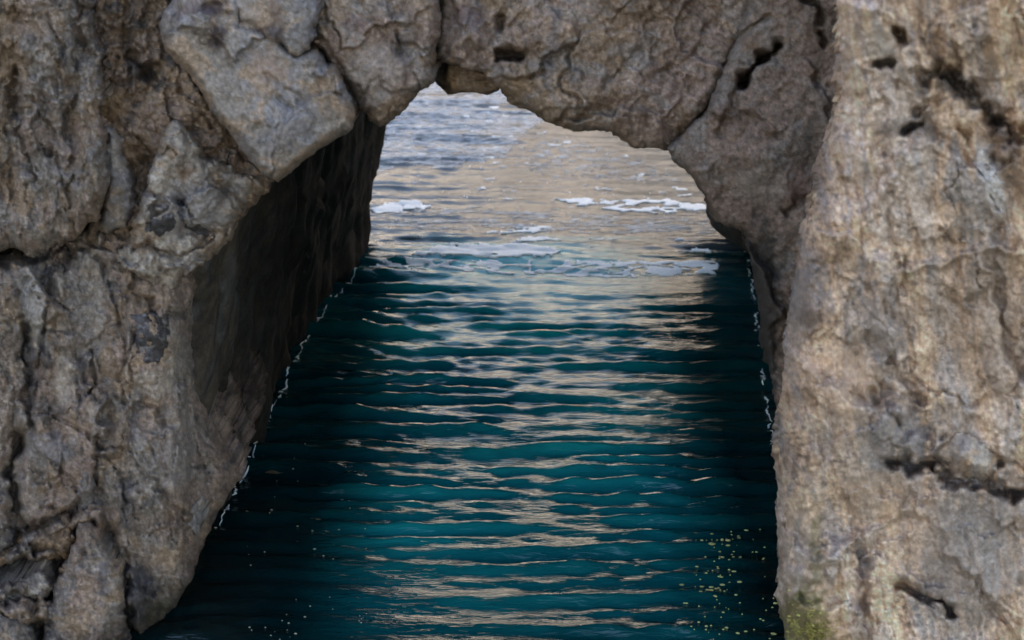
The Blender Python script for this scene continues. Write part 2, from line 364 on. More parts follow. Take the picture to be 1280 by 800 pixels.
# main left pillar -----------------------------------------------------
def d_pillar(x, y):
    d = 8.75 + 0*x
    d = d + .0045*np.clip(x-205-.05*(y-400), 0, 400)*sstep(330, 420, y)         # the corner turns into the tunnel
    d = d - .0010*np.clip(260-x, 0, 600)
    d = d - .0006*np.clip(y-600, 0, 400) - .10*sstep(330, 420, y)*sstep(90, 160, x)*(1-sstep(220, 260, x))
    d = d + rough(x, y, 101, 1.1, (.75, 1.5), R(-8)) + facets(x, y, 90, .11, 102, 1.7, R(-10), .03) + facets(x, y, 34, .035, 103, 1.6, R(-14), .02)
    d = d + bump(x, y, 185, 390, 50, 80, .10, 0) + bump(x, y, 75, 400, 38, 75, .14, -8) + bump(x, y, 205, 625, 50, 40, .10) + bump(x, y, 190, 560, 60, 60, .06)
    d = d + bump(x, y, 100, 560, 50, 70, .08, -20)
    d = d + groove(x, y, [(28, 410), (34, 470), (40, 540), (20, 560)], 6, .14) + groove(x, y, [(115, 440), (118, 480), (112, 490)], 3, .10)
    d = d + groove(x, y, [(-40, 690), (0, 680), (50, 655), (110, 630)], 7, .16) + groove(x, y, [(20, 545), (10, 590), (22, 640), (24, 690)], 8, .22)
    d = d + groove(x, y, [(150, 500), (190, 508), (205, 530)], 3, .05) + groove(x, y, [(175, 668), (210, 662)], 4, .05)
    d = d + groove(x, y, [(150, 700), (158, 750), (165, 810)], 7, .16) + groove(x, y, [(205, 620), (212, 650), (218, 680)], 4, .05)
    d = d + groove(x, y, [(0, 325), (30, 322), (65, 318), (110, 300), (135, 310)], 14, .16)
    d = d + groove(x, y, [(62, 335), (60, 380), (50, 440), (44, 500)], 3, .07) + groove(x, y, [(130, 330), (150, 400), (158, 440)], 3, .06) + groove(x, y, [(232, 470), (238, 540), (262, 600)], 2.5, .05) + groove(x, y, [(70, 520), (110, 545), (150, 590), (160, 640)], 2.5, .05) + groove(x, y, [(185, 385), (150, 470), (160, 520)], 3, .05)
    d = d + groove(x, y, [(-60, 705), (0, 718), (55, 712), (88, 690)], 26, .8)
    return d
pillar_poly = [(-420, 300), (0, 318), (60, 300), (125, 280), (170, 310), (235, 300), (242, 345), (240, 400), (243, 470), (262, 530), (290, 575), (303, 594), (285, 620), (262, 657), (244, 700), (236, 735), (222, 752), (190, 790), (168, 815), (150, 900), (-420, 1050)]
t_pillar = tn(110, [PINK, GREY, TAN, DARK*1.6], [
    (E(42, 380, 14, 50, -8), WHITE, .75), (E(55, 345, 12, 14), BLUE, .7), (E(38, 470, 8, 60, -4), SLATE, .5), (E(85, 470, 16, 35, 10), PALE, .6), (E(100, 480, 8, 30, 0), SLATE, .5),
    (E(190, 480, 22, 16), PALE, .6), (E(185, 375, 34, 14), TAN, .8), (E(178, 740, 22, 42, 0), SLATE*.6, .85), (E(200, 700, 22, 20), TAN, .7), (E(160, 640, 12, 30), SLATE, .5),
    (E(62, 560, 30, 20), BLUE, .6), (E(120, 380, 10, 60, -8), PALE, .5), (E(215, 430, 8, 60, 4), PALE*.9, .5), (E(140, 540, 26, 34, 20), BROWN, .45), (E(35, 440, 6, 70, -6), DARK*1.6, .5), (E(110, 620, 22, 16), BLUE, .5), (E(80, 690, 24, 26), OCHRE*.7, .55), (E(20, 600, 12, 90), GREY, .6), (E(205, 770, 30, 20), OLIVE, .35), (E(215, 560, 25, 60), GREY, .6)],
    stretch=(.8, 1.6), rot=R(-12))
rock('rock_pillar', pillar_poly, 8.75, M_ROCK, d_pillar, t_pillar, R=42, rimd=.35, thick=1.6, skt=.35, seed=7, rag=4,
     label='broad fractured grey brown rock pillar standing in the water on the left of the opening')
PIL = bpy.data.objects['rock_pillar']
def emb(name, poly, pd, off, tones, parent, seed, R_=8, mat=None, label=None):
    return rock(name, poly, 0, mat or M_SLAB, lambda x, y: pd(x, y)*.0+smooth_d(pd, x, y)-off+.012*fbm(x/18, y/18, seed, 4)+facets(x, y, 22, .012, seed+2), tones, R=R_, rimd=off+.05, thick=.12, rag=4, ragf=14, seed=seed, parent=parent, label=label, step=1.6)
def smooth_d(pd, x, y):
    r = 7.0
    return (pd(x, y)+pd(x+r, y)+pd(x-r, y)+pd(x, y+r)+pd(x, y-r))/5
emb('slate_patch', [(163, 392), (180, 386), (212, 390), (213, 420), (208, 450), (180, 456), (168, 430)], d_pillar, .02, tn(120, [SLATE, SLATE*1.5, DARK, BLUE]), PIL, 121, label='dark slate blue square patch of stone')
emb('stone_flake', [(248, 612), (258, 620), (256, 650), (244, 668), (235, 655), (242, 630)], d_pillar, .015, tn(122, [BLUE*1.2, GREY, BLUE, PALE]), PIL, 123, label='pale grey sliver of stone')
emb('embedded_stone', [(96, 602), (108, 590), (120, 600), (118, 632), (100, 640), (94, 622)], d_pillar, .03, tn(124, [BLUE, GREY, BLUE, SLATE]), PIL, 125, label='blue grey rounded stone')
emb('embedded_stone', [(64, 334), (78, 330), (84, 352), (76, 372), (66, 360)], d_pillar, .035, tn(126, [GREY, PALE, GREY, TAN]), PIL, 127, label='small pale grey stone')

# leftmost sliver
def d_sliver(x, y): return 8.52 + rough(x, y, 131, 1., (.8, 1.6)) + facets(x, y, 80, .07, 132, 2.0, R(-6), .02) + .0007*np.clip(x+60, 0, 200)
rock('rock_slab', [(-420, 330), (-20, 352), (8, 372), (22, 420), (31, 500), (16, 545), (7, 600), (14, 640), (15, 688), (0, 700), (-420, 760)], 8.5, M_ROCK, d_sliver,
     tn(133, [PALE*.85, GREY, PINK, BROWN], stretch=(.8, 1.8)), R=26, rimd=.2, thick=.5, seed=134, label='tall pale rock slab split off the left pillar at the picture edge')
# bottom left boulders
def d_b1(x, y): return 8.32 + rough(x, y, 141, .8) + facets(x, y, 60, .05, 142, 1.6, R(-15)) + .0006*(x-110)
rock('boulder', [(98, 652), (112, 650), (132, 680), (150, 712), (158, 760), (163, 810), (160, 960), (40, 960), (52, 800), (56, 765), (78, 715), (90, 680)], 8.3, M_ROCK, d_b1,
     tn(143, [PINK, GREY, TAN, DARK*2], [(E(129, 722, 8, 16), SLATE, .6)]), R=34, rimd=.26, thick=.6, seed=144, label='wedge shaped grey brown boulder at the foot of the left pillar', cat='boulder')
def d_b2(x, y): return 8.15 + rough(x, y, 151, .8) + .0010*np.clip(x, -200, 60)
rock('boulder', [(-300, 745), (0, 762), (28, 772), (48, 800), (52, 850), (40, 960), (-300, 960)], 8.1, M_ROCK, d_b2,
     tn(153, [GREY, GREY*.9, TAN, SLATE]), R=30, rimd=.24, thick=.6, seed=154, label='dark grey rounded boulder in the bottom left corner', cat='boulder')
def d_b3(x, y): return 8.45 + rough(x, y, 161, .7) + facets(x, y, 30, .03, 162)
rock('ledge_stone', [(-120, 742), (-20, 738), (18, 728), (48, 716), (68, 722), (70, 738), (52, 752), (20, 760), (-40, 766), (-120, 770)], 8.4, M_ROCK, d_b3,
     tn(163, [GREY, PALE, GREY, BROWN]), R=16, rimd=.12, thick=.6, seed=164, label='pale ledge stone jutting from the dark crevice above the corner boulder', cat='stone')
def d_b4(x, y): return 8.50 + rough(x, y, 171, .7) + facets(x, y, 26, .03, 172)
rock('ledge_stone', [(64, 655), (84, 644), (98, 650), (96, 676), (84, 698), (62, 700), (40, 690), (-10, 712), (-60, 722), (-60, 700), (0, 690), (30, 672)], 8.5, M_ROCK, d_b4,
     tn(173, [BROWN*1.4, OCHRE*.65, TAN, BROWN]), R=18, rimd=.16, thick=.5, seed=174, label='reddish brown broken stone wedged in the dark crevice of the left pillar', cat='stone')

# upper left fluted boulder
def d_ul(x, y):
    d = 8.35 + rough(x, y, 201, 1.25, (.65, 1.5), R(-6)) + facets(x, y, 60, .07, 202, 2.6, R(-6), .03) + facets(x, y, 22, .03, 203, 1.6, R(-6), .012)
    d = d + groove(x, y, [(98, -20), (96, 60), (90, 130), (92, 200), (86, 260)], 7, .10) + groove(x, y, [(60, 20), (75, 60), (70, 120)], 5, .06) + groove(x, y, [(20, 90), (8, 160), (16, 240)], 7, .07)
    return d + bump(x, y, 110, 220, 26, 60, .08) + bump(x, y, 40, 280, 40, 30, .08)
rock('boulder', [(-420, -320), (108, -320), (110, -60), (112, 0), (122, 40), (129, 90), (128, 150), (136, 205), (137, 240), (122, 272), (98, 292), (66, 312), (40, 318), (12, 310), (-30, 330), (-420, 360)], 8.35, M_ROCK, d_ul,
     tn(204, [TAN*.95, GREY, PINK, DARK*1.8], [(E(60, 30, 22, 18), TAN, .7), (E(12, 80, 14, 24), OCHRE*.6, .4), (E(80, 240, 16, 24), GREY, .6), (E(85, 250, 10, 18), OCHRE*.7, .4)], stretch=(.7, 1.5), rot=R(-6)),
     R=34, rimd=.28, thick=.8, seed=205, label='big rough fluted brown boulder at the upper left overhanging the pillar', cat='boulder')
# brown recessed rock between
def d_br(x, y):
    d = 8.72 + rough(x, y, 211, 1.3) + facets(x, y, 46, .07, 212, 1.4, R(-35), .03) + facets(x, y, 20, .025, 213)
    d = d + groove(x, y, [(165, 75), (195, 95)], 9, .14) + groove(x, y, [(152, 0), (158, 60), (165, 130)], 5, .06) + bump(x, y, 140, 130, 20, 18, .08) + bump(x, y, 240, 130, 30, 40, .08, 40) + bump(x, y, 280, 190, 40, 24, .07, 40)
    return d
BR = rock('recessed_rock', [(100, -320), (260, -320), (240, -60), (214, 0), (215, 60), (260, 110), (300, 160), (345, 215), (335, 240), (310, 262), (255, 330), (215, 352), (150, 340), (110, 300), (105, 200)], 8.7, M_ROCK, d_br,
     tn(214, [BROWN*1.35, TAN, PINK, DARK*1.5], [(E(140, 130, 20, 18), OCHRE*.75, .7), (E(168, 185, 22, 20), OCHRE*.7, .6), (E(175, 90, 18, 10, 25), DARK, .8), (E(160, 40, 7, 40), DARK*1.2, .5), (E(155, 20, 6, 30), OCHRE*.8, .4)]),
     R=20, rimd=.15, thick=.8, seed=215, label='rough brown crumbly rock recessed between the fluted boulder and the slanted slab')
def d_wd(x, y): return 8.58 + rough(x, y, 221, .5) + .0009*(x-130)
rock('wedge_stone', [(128, 158), (142, 158), (150, 172), (162, 205), (172, 242), (170, 262), (158, 284), (135, 292), (122, 284), (132, 250), (136, 225)], 8.6, M_SLAB, d_wd,
     tn(222, [GREY, PALE*.9, BLUE, TAN], stretch=(1, 2)), R=13, rimd=.12, thick=.3, seed=223, label='narrow upright grey stone wedged beside the fluted boulder on the upper left', cat='stone')
# nose boulder
def d_nose(x, y):
    d = 8.50 + rough(x, y, 231, .8) + facets(x, y, 44, .10, 232, 1.3, R(-40), .015) + .0012*(x-230)
    d = d + groove(x, y, [(165, 312), (185, 305), (205, 318), (225, 322), (262, 300)], 4, .09) + groove(x, y, [(225, 255), (232, 285), (262, 292)], 6, .09) + bump(x, y, 255, 265, 26, 24, .08) + bump(x, y, 200, 330, 30, 16, .06)
    return d + bump(x, y, 240, 205, 40, 20, .07, 35)
NOSE = rock('boulder', [(200, 158), (222, 152), (244, 166), (262, 196), (300, 212), (330, 222), (326, 238), (306, 262), (285, 296), (262, 326), (236, 345), (214, 362), (188, 360), (158, 340), (148, 316), (168, 286), (176, 250), (192, 205)], 8.5, M_SLAB, d_nose,
     tn(233, [GREY, PALE*.85, TAN, BROWN], [(E(228, 172, 24, 16, 30), PALE, .8), (E(240, 260, 55, 36, -20), BLUE*1.15, .75), (E(275, 240, 12, 8), DARK*1.5, .5), (E(225, 330, 35, 12, -15), PALE, .6), (E(290, 290, 30, 8, -50), TAN, .6)]),
     R=15, rimd=.16, thick=.6, seed=234, label='pale jutting boulder with blue grey patches just under the slanted slab', cat='boulder')
emb('slate_patch', [(178, 288), (190, 272), (214, 262), (228, 252), (230, 268), (218, 290), (200, 296)], d_nose, .02, tn(240, [SLATE, SLATE*1.4, DARK, SLATE]), NOSE, 241, label='dark slate stone')
emb('slate_sliver', [(234, 282), (246, 276), (262, 284), (274, 296), (262, 300), (246, 296)], d_nose, .015, tn(242, [SLATE*.8, SLATE, DARK, SLATE]), NOSE, 243, label='thin dark slate stone')
# slanted slab
def d_slab(x, y):
    u = (x-320)*.64+(y-120)*.77
    d = 8.18 + rough(x, y, 251, .4, (1.4, 1), R(50)) + facets(x, y, 85, .06, 252, 1.5, R(50), .006) + .0004*(x-320)-.0002*(y-120)
    d = d + groove(x, y, [(330, 95), (370, 120), (392, 150), (388, 175)], 4, .025) + groove(x, y, [(345, 120), (375, 140)], 3, .03)
    d = d + groove(x, y, [(262, 30), (275, 50), (285, 20), (262, 10)], 7, .05) + bump(x, y, 330, 150, 60, 40, .05, 50) + bump(x, y, 253, 30, 16, 22, .05)
    return d
SLAB = rock('leaning_slab', [(198, 34), (204, 14), (222, -8), (250, -60), (300, -60), (305, 30), (340, 42), (372, 66), (396, 62), (414, 84), (440, 122), (446, 146), (436, 165), (398, 187), (372, 208), (348, 228), (326, 214), (300, 182), (262, 135), (236, 94), (206, 64)], 8.2, M_SLAB, d_slab,
     tn(253, [GREY*1.08, BLUE*1.1, TAN*1.1, GREY*.8], [(E(380, 150, 26, 24, 40), BLUE*1.15, .6), (E(375, 200, 60, 8, -40), TAN*1.1, .7), (E(335, 85, 26, 20, 30), PINK*1.15, .6), (E(262, 12, 26, 10, -20), PURPLE, .85), (E(272, 48, 10, 16, 20), PURPLE, .75), (E(240, 8, 30, 8, -30), PURPLE*1.4, .5)], stretch=(1.4, 1), rot=R(50)),
     R=13, rimd=.24, thick=.7, seed=254, rag=2.5, label='large smooth grey slab slanting down over the left side of the opening', cat='rock slab')
emb('embedded_stone', [(240, 18), (252, 12), (264, 20), (268, 40), (260, 58), (246, 54), (238, 38)], d_slab, .03, tn(255, [GREY, PINK, GREY, TAN]), SLAB, 256, label='small rounded brown stone ringed with dark moss')
def d_gs(x, y): return 8.22 + rough(x, y, 261, .35) + bump(x, y, 335, 20, 50, 40, .06) + groove(x, y, [(280, 0), (300, 25), (330, 45)], 5, .05)
rock('boulder', [(268, -320), (398, -320), (396, -40), (398, 20), (396, 45), (384, 62), (370, 72), (345, 56), (318, 52), (296, 40), (278, 18), (270, -5)], 8.2, M_SLAB, d_gs,
     tn(262, [GREY*1.0, BLUE*.95, TAN, GREY*.8], [(E(300, 20, 20, 26, 40), GREY*1.2, .6), (E(338, 40, 20, 10, -15), PURPLE, .6), (E(345, 10, 8, 30), PURPLE*1.2, .4)]), R=12, rimd=.12, thick=.7, seed=263, label='smooth grey boulder edged with dark moss above the slanted slab at the top', cat='boulder')
# wedge boulder at the top of the opening
def d_wg(x, y):
    d = 8.42 + rough(x, y, 271, .6) + facets(x, y, 60, .05, 272, 1.2, R(40), .012) + groove(x, y, [(375, 20), (405, 55), (430, 90)], 4, .05)
    return d + bump(x, y, 480, 90, 40, 40, .10) + groove(x, y, [(440, -10), (470, 30), (500, 70)], 4, .02) + groove(x, y, [(495, 40), (500, 65)], 4, .06)
rock('boulder', [(385, -320), (552, -320), (548, 0), (550, 36), (543, 70), (542, 102), (520, 124), (500, 142), (486, 152), (474, 159), (462, 152), (448, 132), (432, 104), (410, 78), (392, 52), (386, 0)], 8.4, M_ROCK, d_wg,
     tn(273, [PINK*1.02, TAN, GREY, BROWN*1.2], [(E(500, 60, 10, 22, -20), SLATE, .5), (E(470, 90, 34, 36), GREY*1.1, .5), (E(480, 140, 40, 10, -30), OCHRE*.75, .5), (E(440, 30, 14, 10), PURPLE*2, .4)]),
     R=17, rimd=.15, thick=.8, rag=3.5, seed=274, label='wedge shaped brown boulder pointing down at the top left of the opening', cat='boulder')
# keystone and lintel
def d_lin(x, y):
    d = 8.50 + rough(x, y, 281, .65, (1.3, 1), R(25)) + facets(x, y, 95, .09, 282, 1.3, R(35), .02) + facets(x, y, 34, .025, 283)
    d = d + groove(x, y, [(622, 70), (652, 69)], 5, .35) + groove(x, y, [(624, 20), (628, 36)], 5, .12) + groove(x, y, [(628, 40), (655, 20), (660, 60), (668, 110)], 6, .04)
    d = d + groove(x, y, [(800, 60), (770, 95), (760, 110)], 5, .05) + groove(x, y, [(590, 10), (580, 40)], 4, .03) + groove(x, y, [(900, 20), (880, 40), (870, 70), (820, 90)], 4, .04)
    return d + bump(x, y, 720, 120, 60, 30, .10, 20) + bump(x, y, 810, 130, 50, 40, .10, 30) + bump(x, y, 585, 50, 30, 30, .10) + .0003*(x-600)
rock('lintel_rock', [(546, -320), (1000, -320), (965, -60), (945, 0), (930, 40), (912, 80), (898, 112), (880, 140), (856, 166), (836, 187), (814, 186), (790, 182), (768, 170), (745, 163), (718, 163), (698, 158), (672, 144), (652, 130), (634, 116), (614, 108), (612, 97), (580, 86), (543, 73), (545, 40), (550, 0)], 8.5, M_ROCK, d_lin,
     tn(284, [PINK*1.0, TAN*.95, GREY, BROWN*1.1], [(E(690, 60, 8, 50, 10), SLATE*1.4, .5), (E(780, 62, 20, 10), BLUE, .5), (E(625, 92, 14, 12), BLUE, .6), (E(585, 20, 20, 14), PURPLE*1.6, .5), (E(700, 150, 60, 8, 15), BROWN*.8, .5), (E(640, 105, 30, 14), OCHRE*.65, .4)], stretch=(1.4, 1), rot=R(25)),
     R=16, rimd=.14, thick=.9, rag=3.5, seed=285, label='long brown rock spanning the top of the opening with a small slot in it', cat='rock')
def d_ks(x, y): return 8.80 + rough(x, y, 291, .7) + .02*noise(x/30, y/4, 292)
rock('keystone_notch', [(560, 78), (580, 78), (622, 96), (624, 112), (612, 118), (590, 116), (563, 117), (557, 100)], 8.7, M_ROCK, d_ks,
     tn(293, [BROWN*1.3, OCHRE*.6, TAN, BROWN]), R=8, rimd=.08, thick=.5, rag=1.5, seed=294, label='small brown stone tucked under the lintel at the top of the opening', cat='stone')
def d_k2(x, y): return 9.05 + .03*noise(x/8, y/8, 295)  # dark piece standing in for the shadowed cavity under the lintel
rock('keystone_notch', [(538, 60), (575, 70), (572, 117), (560, 117), (548, 106), (540, 100)], 9.0, M_WALL, d_k2,
     tn(296, [DARK*1.5, DARK, BROWN*.6, DARK]), R=6, rimd=.05, thick=.4, rag=1.5, seed=297, label='dark filler in the notch at the top of the opening, its shadow painted in', cat='stone')
# haunch
def d_h(x, y):
    d = 8.38 + .0012*np.clip(y-290, 0, 300) + rough(x, y, 301, .42, (1.2, 1), R(-50)) + facets(x, y, 110, .06, 302, 1.3, R(-50), .0) + .0010*np.clip(1010-x, 0, 80)
    d = d + groove(x, y, [(972, 60), (950, 76), (932, 92), (925, 105)], 5.5, .42) + groove(x, y, [(925, 105), (915, 140), (900, 165)], 6, .05) + groove(x, y, [(1005, 0), (1022, 8), (1026, 22)], 5, .14) + groove(x, y, [(1028, 42), (1030, 54)], 5, .12)
    d = d + groove(x, y, [(985, 262), (1005, 250), (1030, 240)], 6, .08) + bump(x, y, 950, 200, 60, 60, .10)
    d = d + groove(x, y, [(960, 20), (905, 60)], 4, .05)
    return d
rock('haunch_rock', [(940, -320), (1110, -320), (1090, 0), (1085, 130), (1070, 240), (1045, 330), (1030, 520), (972, 520), (966, 480), (958, 430), (950, 385), (941, 335), (930, 291), (910, 283), (896, 274), (888, 256), (878, 238), (862, 218), (840, 200), (834, 186), (856, 165), (884, 136), (900, 100), (918, 60), (935, 0)], 8.4, M_ROCK, d_h,
     tn(303, [PINK*.72, GREY*.68, PINK*.64, BROWN*.9], [(E(905, 30, 30, 8, -40), TAN, .4), (E(950, 230, 40, 20), GREY, .6), (E(952, 400, 26, 130), GREY*.16, .95), (E(1000, 230, 20, 30), PURPLE*2, .3)], rot=R(-50)),  # upright dark patch paints shade on the side face turned into the tunnel
     R=16, rimd=.14, thick=1.0, rag=3, skt=.25, sdir=.16, seed=304, label='smooth dark brown rock curving down on the upper right side of the opening', cat='rock')
# right buttress
def d_bu(x, y):
    d = 7.55 - .0011*np.clip(800-y, -300, 1200) - .0004*np.clip(x-1000, 0, 600)
    ridge_x = np.interp(y, [250, 330, 400, 480, 560, 800], [1035, 1018, 1008, 992, 978, 986])
    d = d + .009*np.clip(ridge_x-x, 0, 90) + .14*sstep(40, 0, x-ridge_x)*0
    d = d + rough(x, y, 311, .62, (1.0, 2.0), R(-12)) + facets(x, y, 130, .13, 312, 1.8, R(-18), .0) + facets(x, y, 48, .045, 313, 1.5, R(-18), .008)
    d = d + groove(x, y, [(1155, 100), (1180, 92), (1205, 110), (1225, 130), (1250, 150), (1285, 180)], 12, .22) + groove(x, y, [(1095, 80), (1112, 80)], 6, .25) + groove(x, y, [(1118, 32), (1128, 52)], 6, .25)
    d = d + groove(x, y, [(1128, 160), (1152, 156)], 5, .25) + groove(x, y, [(1198, 160), (1210, 175)], 5, .09) + groove(x, y, [(1240, 200), (1262, 205)], 7, .12) + groove(x, y, [(1240, 150), (1262, 145)], 5, .1)
    d = d + groove(x, y, [(1110, 578), (1160, 582), (1190, 600), (1225, 606), (1290, 622)], 8, .26) + groove(x, y, [(1165, 570), (1200, 590), (1240, 600), (1248, 575)], 5, .16)
    d = d + groove(x, y, [(1122, 732), (1150, 745), (1175, 752), (1190, 768)], 6, .22) + groove(x, y, [(1078, 690), (1085, 760), (1085, 810)], 9, .09) + groove(x, y, [(1100, 480), (1130, 540), (1120, 560)], 7, .08)
    d = d + groove(x, y, [(1085, 420), (1110, 450), (1150, 500)], 7, .07) + groove(x, y, [(1105, 170), (1110, 260), (1120, 330)], 6, .05) + bump(x, y, 1215, 570, 30, 26, .14) + bump(x, y, 1240, 230, 18, 40, .08, -15) + bump(x, y, 1060, 560, 60, 120, .10)
    return d + bump(x, y, 1130, 350, 60, 160, .12)
M_BUT = rock_mat('buttress_rock', .9, .32, .9, .75)
SPK = lambda x, y: sstep(.25, .6, fbm(x/10, y/7, 340, 3, .6))*sstep(-.15, .35, fbm(x/60, y/80, 344, 2))
BU = rock('rock_buttress', [(1052, -320), (1700, -320), (1700, 1050), (1010, 1050), (990, 850), (981, 790), (976, 745), (972, 680), (972, 600), (974, 540), (978, 490), (982, 440), (986, 400), (992, 360), (1000, 320), (1010, 280), (1022, 240), (1034, 180), (1052, 120), (1050, 60), (1046, 0)], 7.5, M_BUT, d_bu,
     tn(314, [WARM*1.36, np.array([.64, .55, .48]), np.array([.45, .425, .42]), BROWN*1.9], [(E(1240, 225, 16, 46, -15), WHITE*1.25, .8), (E(1170, 62, 9, 40), OCHRE, .5), (E(1238, 60, 12, 60), OCHRE*.8, .55), (E(1195, 105, 34, 14, 20), DARK*1.4, .8), (E(1262, 200, 20, 60, -25), BROWN, .65),
      (SPK, DARK*2.2, .62), (E(1100, 60, 20, 26), PALE*1.2, .7), (E(1130, 160, 40, 12), SLATE*1.5, .4), (E(1110, 400, 30, 60), BLUE*1.2, .55), (E(1010, 370, 24, 50), BLUE*1.1, .7), (E(1015, 395, 20, 14), BROWN, .6), (E(1120, 560, 60, 50, 25), BLUE*1.1, .45), (E(1060, 480, 50, 40, 40), WARM, .6), (E(1110, 620, 60, 30), WARM, .5), (E(1220, 700, 60, 90), GREY*.95, .6), (E(1165, 690, 40, 80), BLUE*1.1, .4), (E(1010, 700, 26, 60), PALE, .6), (E(1080, 740, 10, 50), SLATE*1.3, .5),
      (E(1005, 790, 34, 50), OLIVE*1.7, .85), (E(1040, 800, 30, 30), OCHRE*.6, .5), (E(1020, 690, 8, 60), OLIVE*1.5, .45), (E(1240, 400, 50, 100), TAN, .5)], stretch=(.7, 2.8), rot=R(-8)),
     R=46, rimd=.75, thick=2.0, skt=.3, sdir=.19, seed=315, rag=2.5, label='pale warm weathered rock buttress filling the right side of the picture', cat='rock')

emb('quartz_vein', [(1218, 186), (1230, 184), (1246, 205), (1258, 235), (1260, 262), (1250, 272), (1238, 250), (1226, 222), (1216, 205)], d_bu, .02, tn(330, [WHITE*1.6, WHITE*1.5, WHITE*1.3, WHITE]), BU, 331, label='white quartz vein')
emb('overhanging_flake', [(1180, 545), (1215, 540), (1244, 566), (1250, 590), (1228, 602), (1200, 592), (1186, 570)], d_bu, .07, tn(332, [PALE*1.25, np.array([.45, .43, .44]), WARM, PALE*1.3]), BU, 333, R_=20, label='smooth grey flake overhanging the dark crack')

# ------------------------------------------------------------------ TUNNEL WALLS, ROOF AND FAR CLIFFS
def n3(x, y, z, s, o=4):
    return (fbm(x, z, s, o)+fbm(y, z, s+50, o)+fbm(x+z*.3, y, s+90, o))/1.7
def wall_block(name, path, z0, z1, lean, disp, mat, cols, label, cat, seed, st=.04, zst=.05, back=None, stretch=(2.6, .9), fade_s=None):
    """A solid rock mass standing on a closed footprint; the first part of the path is the visible, finely broken face."""
    P = np.array(path, float); L = np.r_[0, np.cumsum(np.hypot(*np.diff(P, axis=0).T))]
    s = np.arange(0, L[-1], st); px = np.interp(s, L, P[:, 0]); py = np.interp(s, L, P[:, 1])
    k = np.ones(9)/9
    pad = lambda a: np.convolve(np.r_[[a[0]]*4, a, [a[-1]]*4], k, 'valid')
    px = pad(px); py = pad(py)
    tx = np.gradient(px); ty = np.gradient(py); l = np.hypot(tx, ty)+1e-9; nx = ty/l; ny = np.maximum(-tx/l, 0)      # right of travel
    bk = np.array(back, float); px = np.r_[px, bk[:, 0]]; py = np.r_[py, bk[:, 1]]; z_ = np.zeros(len(bk)); nx = np.r_[nx, z_]; ny = np.r_[ny, z_]
    zs = np.arange(z0, z1+zst, zst); PX, ZZ = np.meshgrid(px, zs); PY, _ = np.meshgrid(py, zs); NX, _ = np.meshgrid(nx, zs); NY, _ = np.meshgrid(ny, zs)
    SS, _ = np.meshgrid(np.r_[s, s[-1]+1+np.arange(len(bk))], zs)
    d = disp*(.9*fbm(SS*stretch[0]*.5, ZZ*stretch[1]*.5, seed, 5, .55)+.5*facets(SS*60, ZZ*60, 45, 1.0, seed+3, 1.6)+.25*facets(SS*60, ZZ*60, 16, 1.0, seed+6, 1.3)) + (lean(ZZ, SS) if lean.__code__.co_argcount == 2 else lean(ZZ))
    d = d*sstep(-.05, .3, np.abs(NX)+np.abs(NY))
    X = PX+NX*d; Y = PY+NY*d
    n, m = X.shape; V = np.stack([X.ravel(), Y.ravel(), ZZ.ravel()], 1); I = np.arange(n*m).reshape(n, m); J = np.roll(I, -1, 1)
    F = np.stack([I[:-1].ravel(), J[:-1].ravel(), J[1:].ravel(), I[1:].ravel()], 1)
    T = tone_field(SS.ravel()*220, -ZZ.ravel()*220, seed, cols, stretch=(.8, 1.8))
    if name == 'cliff': T = T*(.30+.70*sstep(2.3, 5.2, ZZ.ravel()+fbm(SS.ravel()*.3, ZZ.ravel()*.3, seed+5, 4)))[:, None]   # shadow over the cliff foot painted into the tone
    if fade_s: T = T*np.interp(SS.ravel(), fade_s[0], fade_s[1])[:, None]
    o = mesh_obj(name, V, F, mat, None, True, np.clip(T, .008, .8))
    bm = bmesh.new(); bm.from_mesh(o.data); bm.verts.ensure_lookup_table()
    for row in (0, n-1):
        try: bm.faces.new([bm.verts[i] for i in I[row]])
        except Exception: pass
    bm.to_mesh(o.data); bm.free()
    return tag(o, label, cat)

Lw = OW([(215, 752), (238, 712), (256, 662), (288, 612), (300, 585), (318, 545), (336, 505), (354, 466), (370, 432), (390, 398), (408, 372), (428, 352), (443, 334), (452, 312), (461, 291)])
Lw = [(Lw[0][0]-.3, Lw[0][1]+.1)] + Lw + [(Lw[-1][0]-.25, Lw[-1][1]+.5), (Lw[-1][0]-1.6, Lw[-1][1]+.9), (Lw[-1][0]-4, Lw[-1][1]+1.2)]
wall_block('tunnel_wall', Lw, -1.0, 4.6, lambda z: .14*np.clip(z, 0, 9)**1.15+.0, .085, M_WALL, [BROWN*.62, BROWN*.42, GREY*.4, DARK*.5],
           'dark brown rock wall running back along the left side of the water', 'rock wall', 401, back=[(-9.5, 17.5), (-9.5, 9.6), (-3, 9.6)], fade_s=([0, 1.5, 3, 5, 8], [.7, .42, .17, .07, .05]))  # tone dims along the wall, painting the light falling off inside
Rw = OW([(990, 760), (979, 700), (974, 620), (969, 560), (962, 520), (956, 475), (951, 430), (946, 380), (940, 335), (933, 308), (926, 288)])
Rw = [(Rw[0][0]+.5, Rw[0][1]-.1)] + Rw + [(Rw[-1][0]+.3, Rw[-1][1]+.3), (Rw[-1][0]+3, Rw[-1][1]+.8)]
Rw = Rw[::-1]
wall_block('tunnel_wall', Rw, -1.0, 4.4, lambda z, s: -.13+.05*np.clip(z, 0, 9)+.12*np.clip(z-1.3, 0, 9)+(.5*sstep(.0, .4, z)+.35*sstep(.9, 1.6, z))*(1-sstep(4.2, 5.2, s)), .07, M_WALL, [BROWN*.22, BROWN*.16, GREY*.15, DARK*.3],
           'dark rock wall along the right side of the water behind the buttress', 'rock wall', 411, back=[(6, 9.2), (9, 9.2), (9, 17.0)])
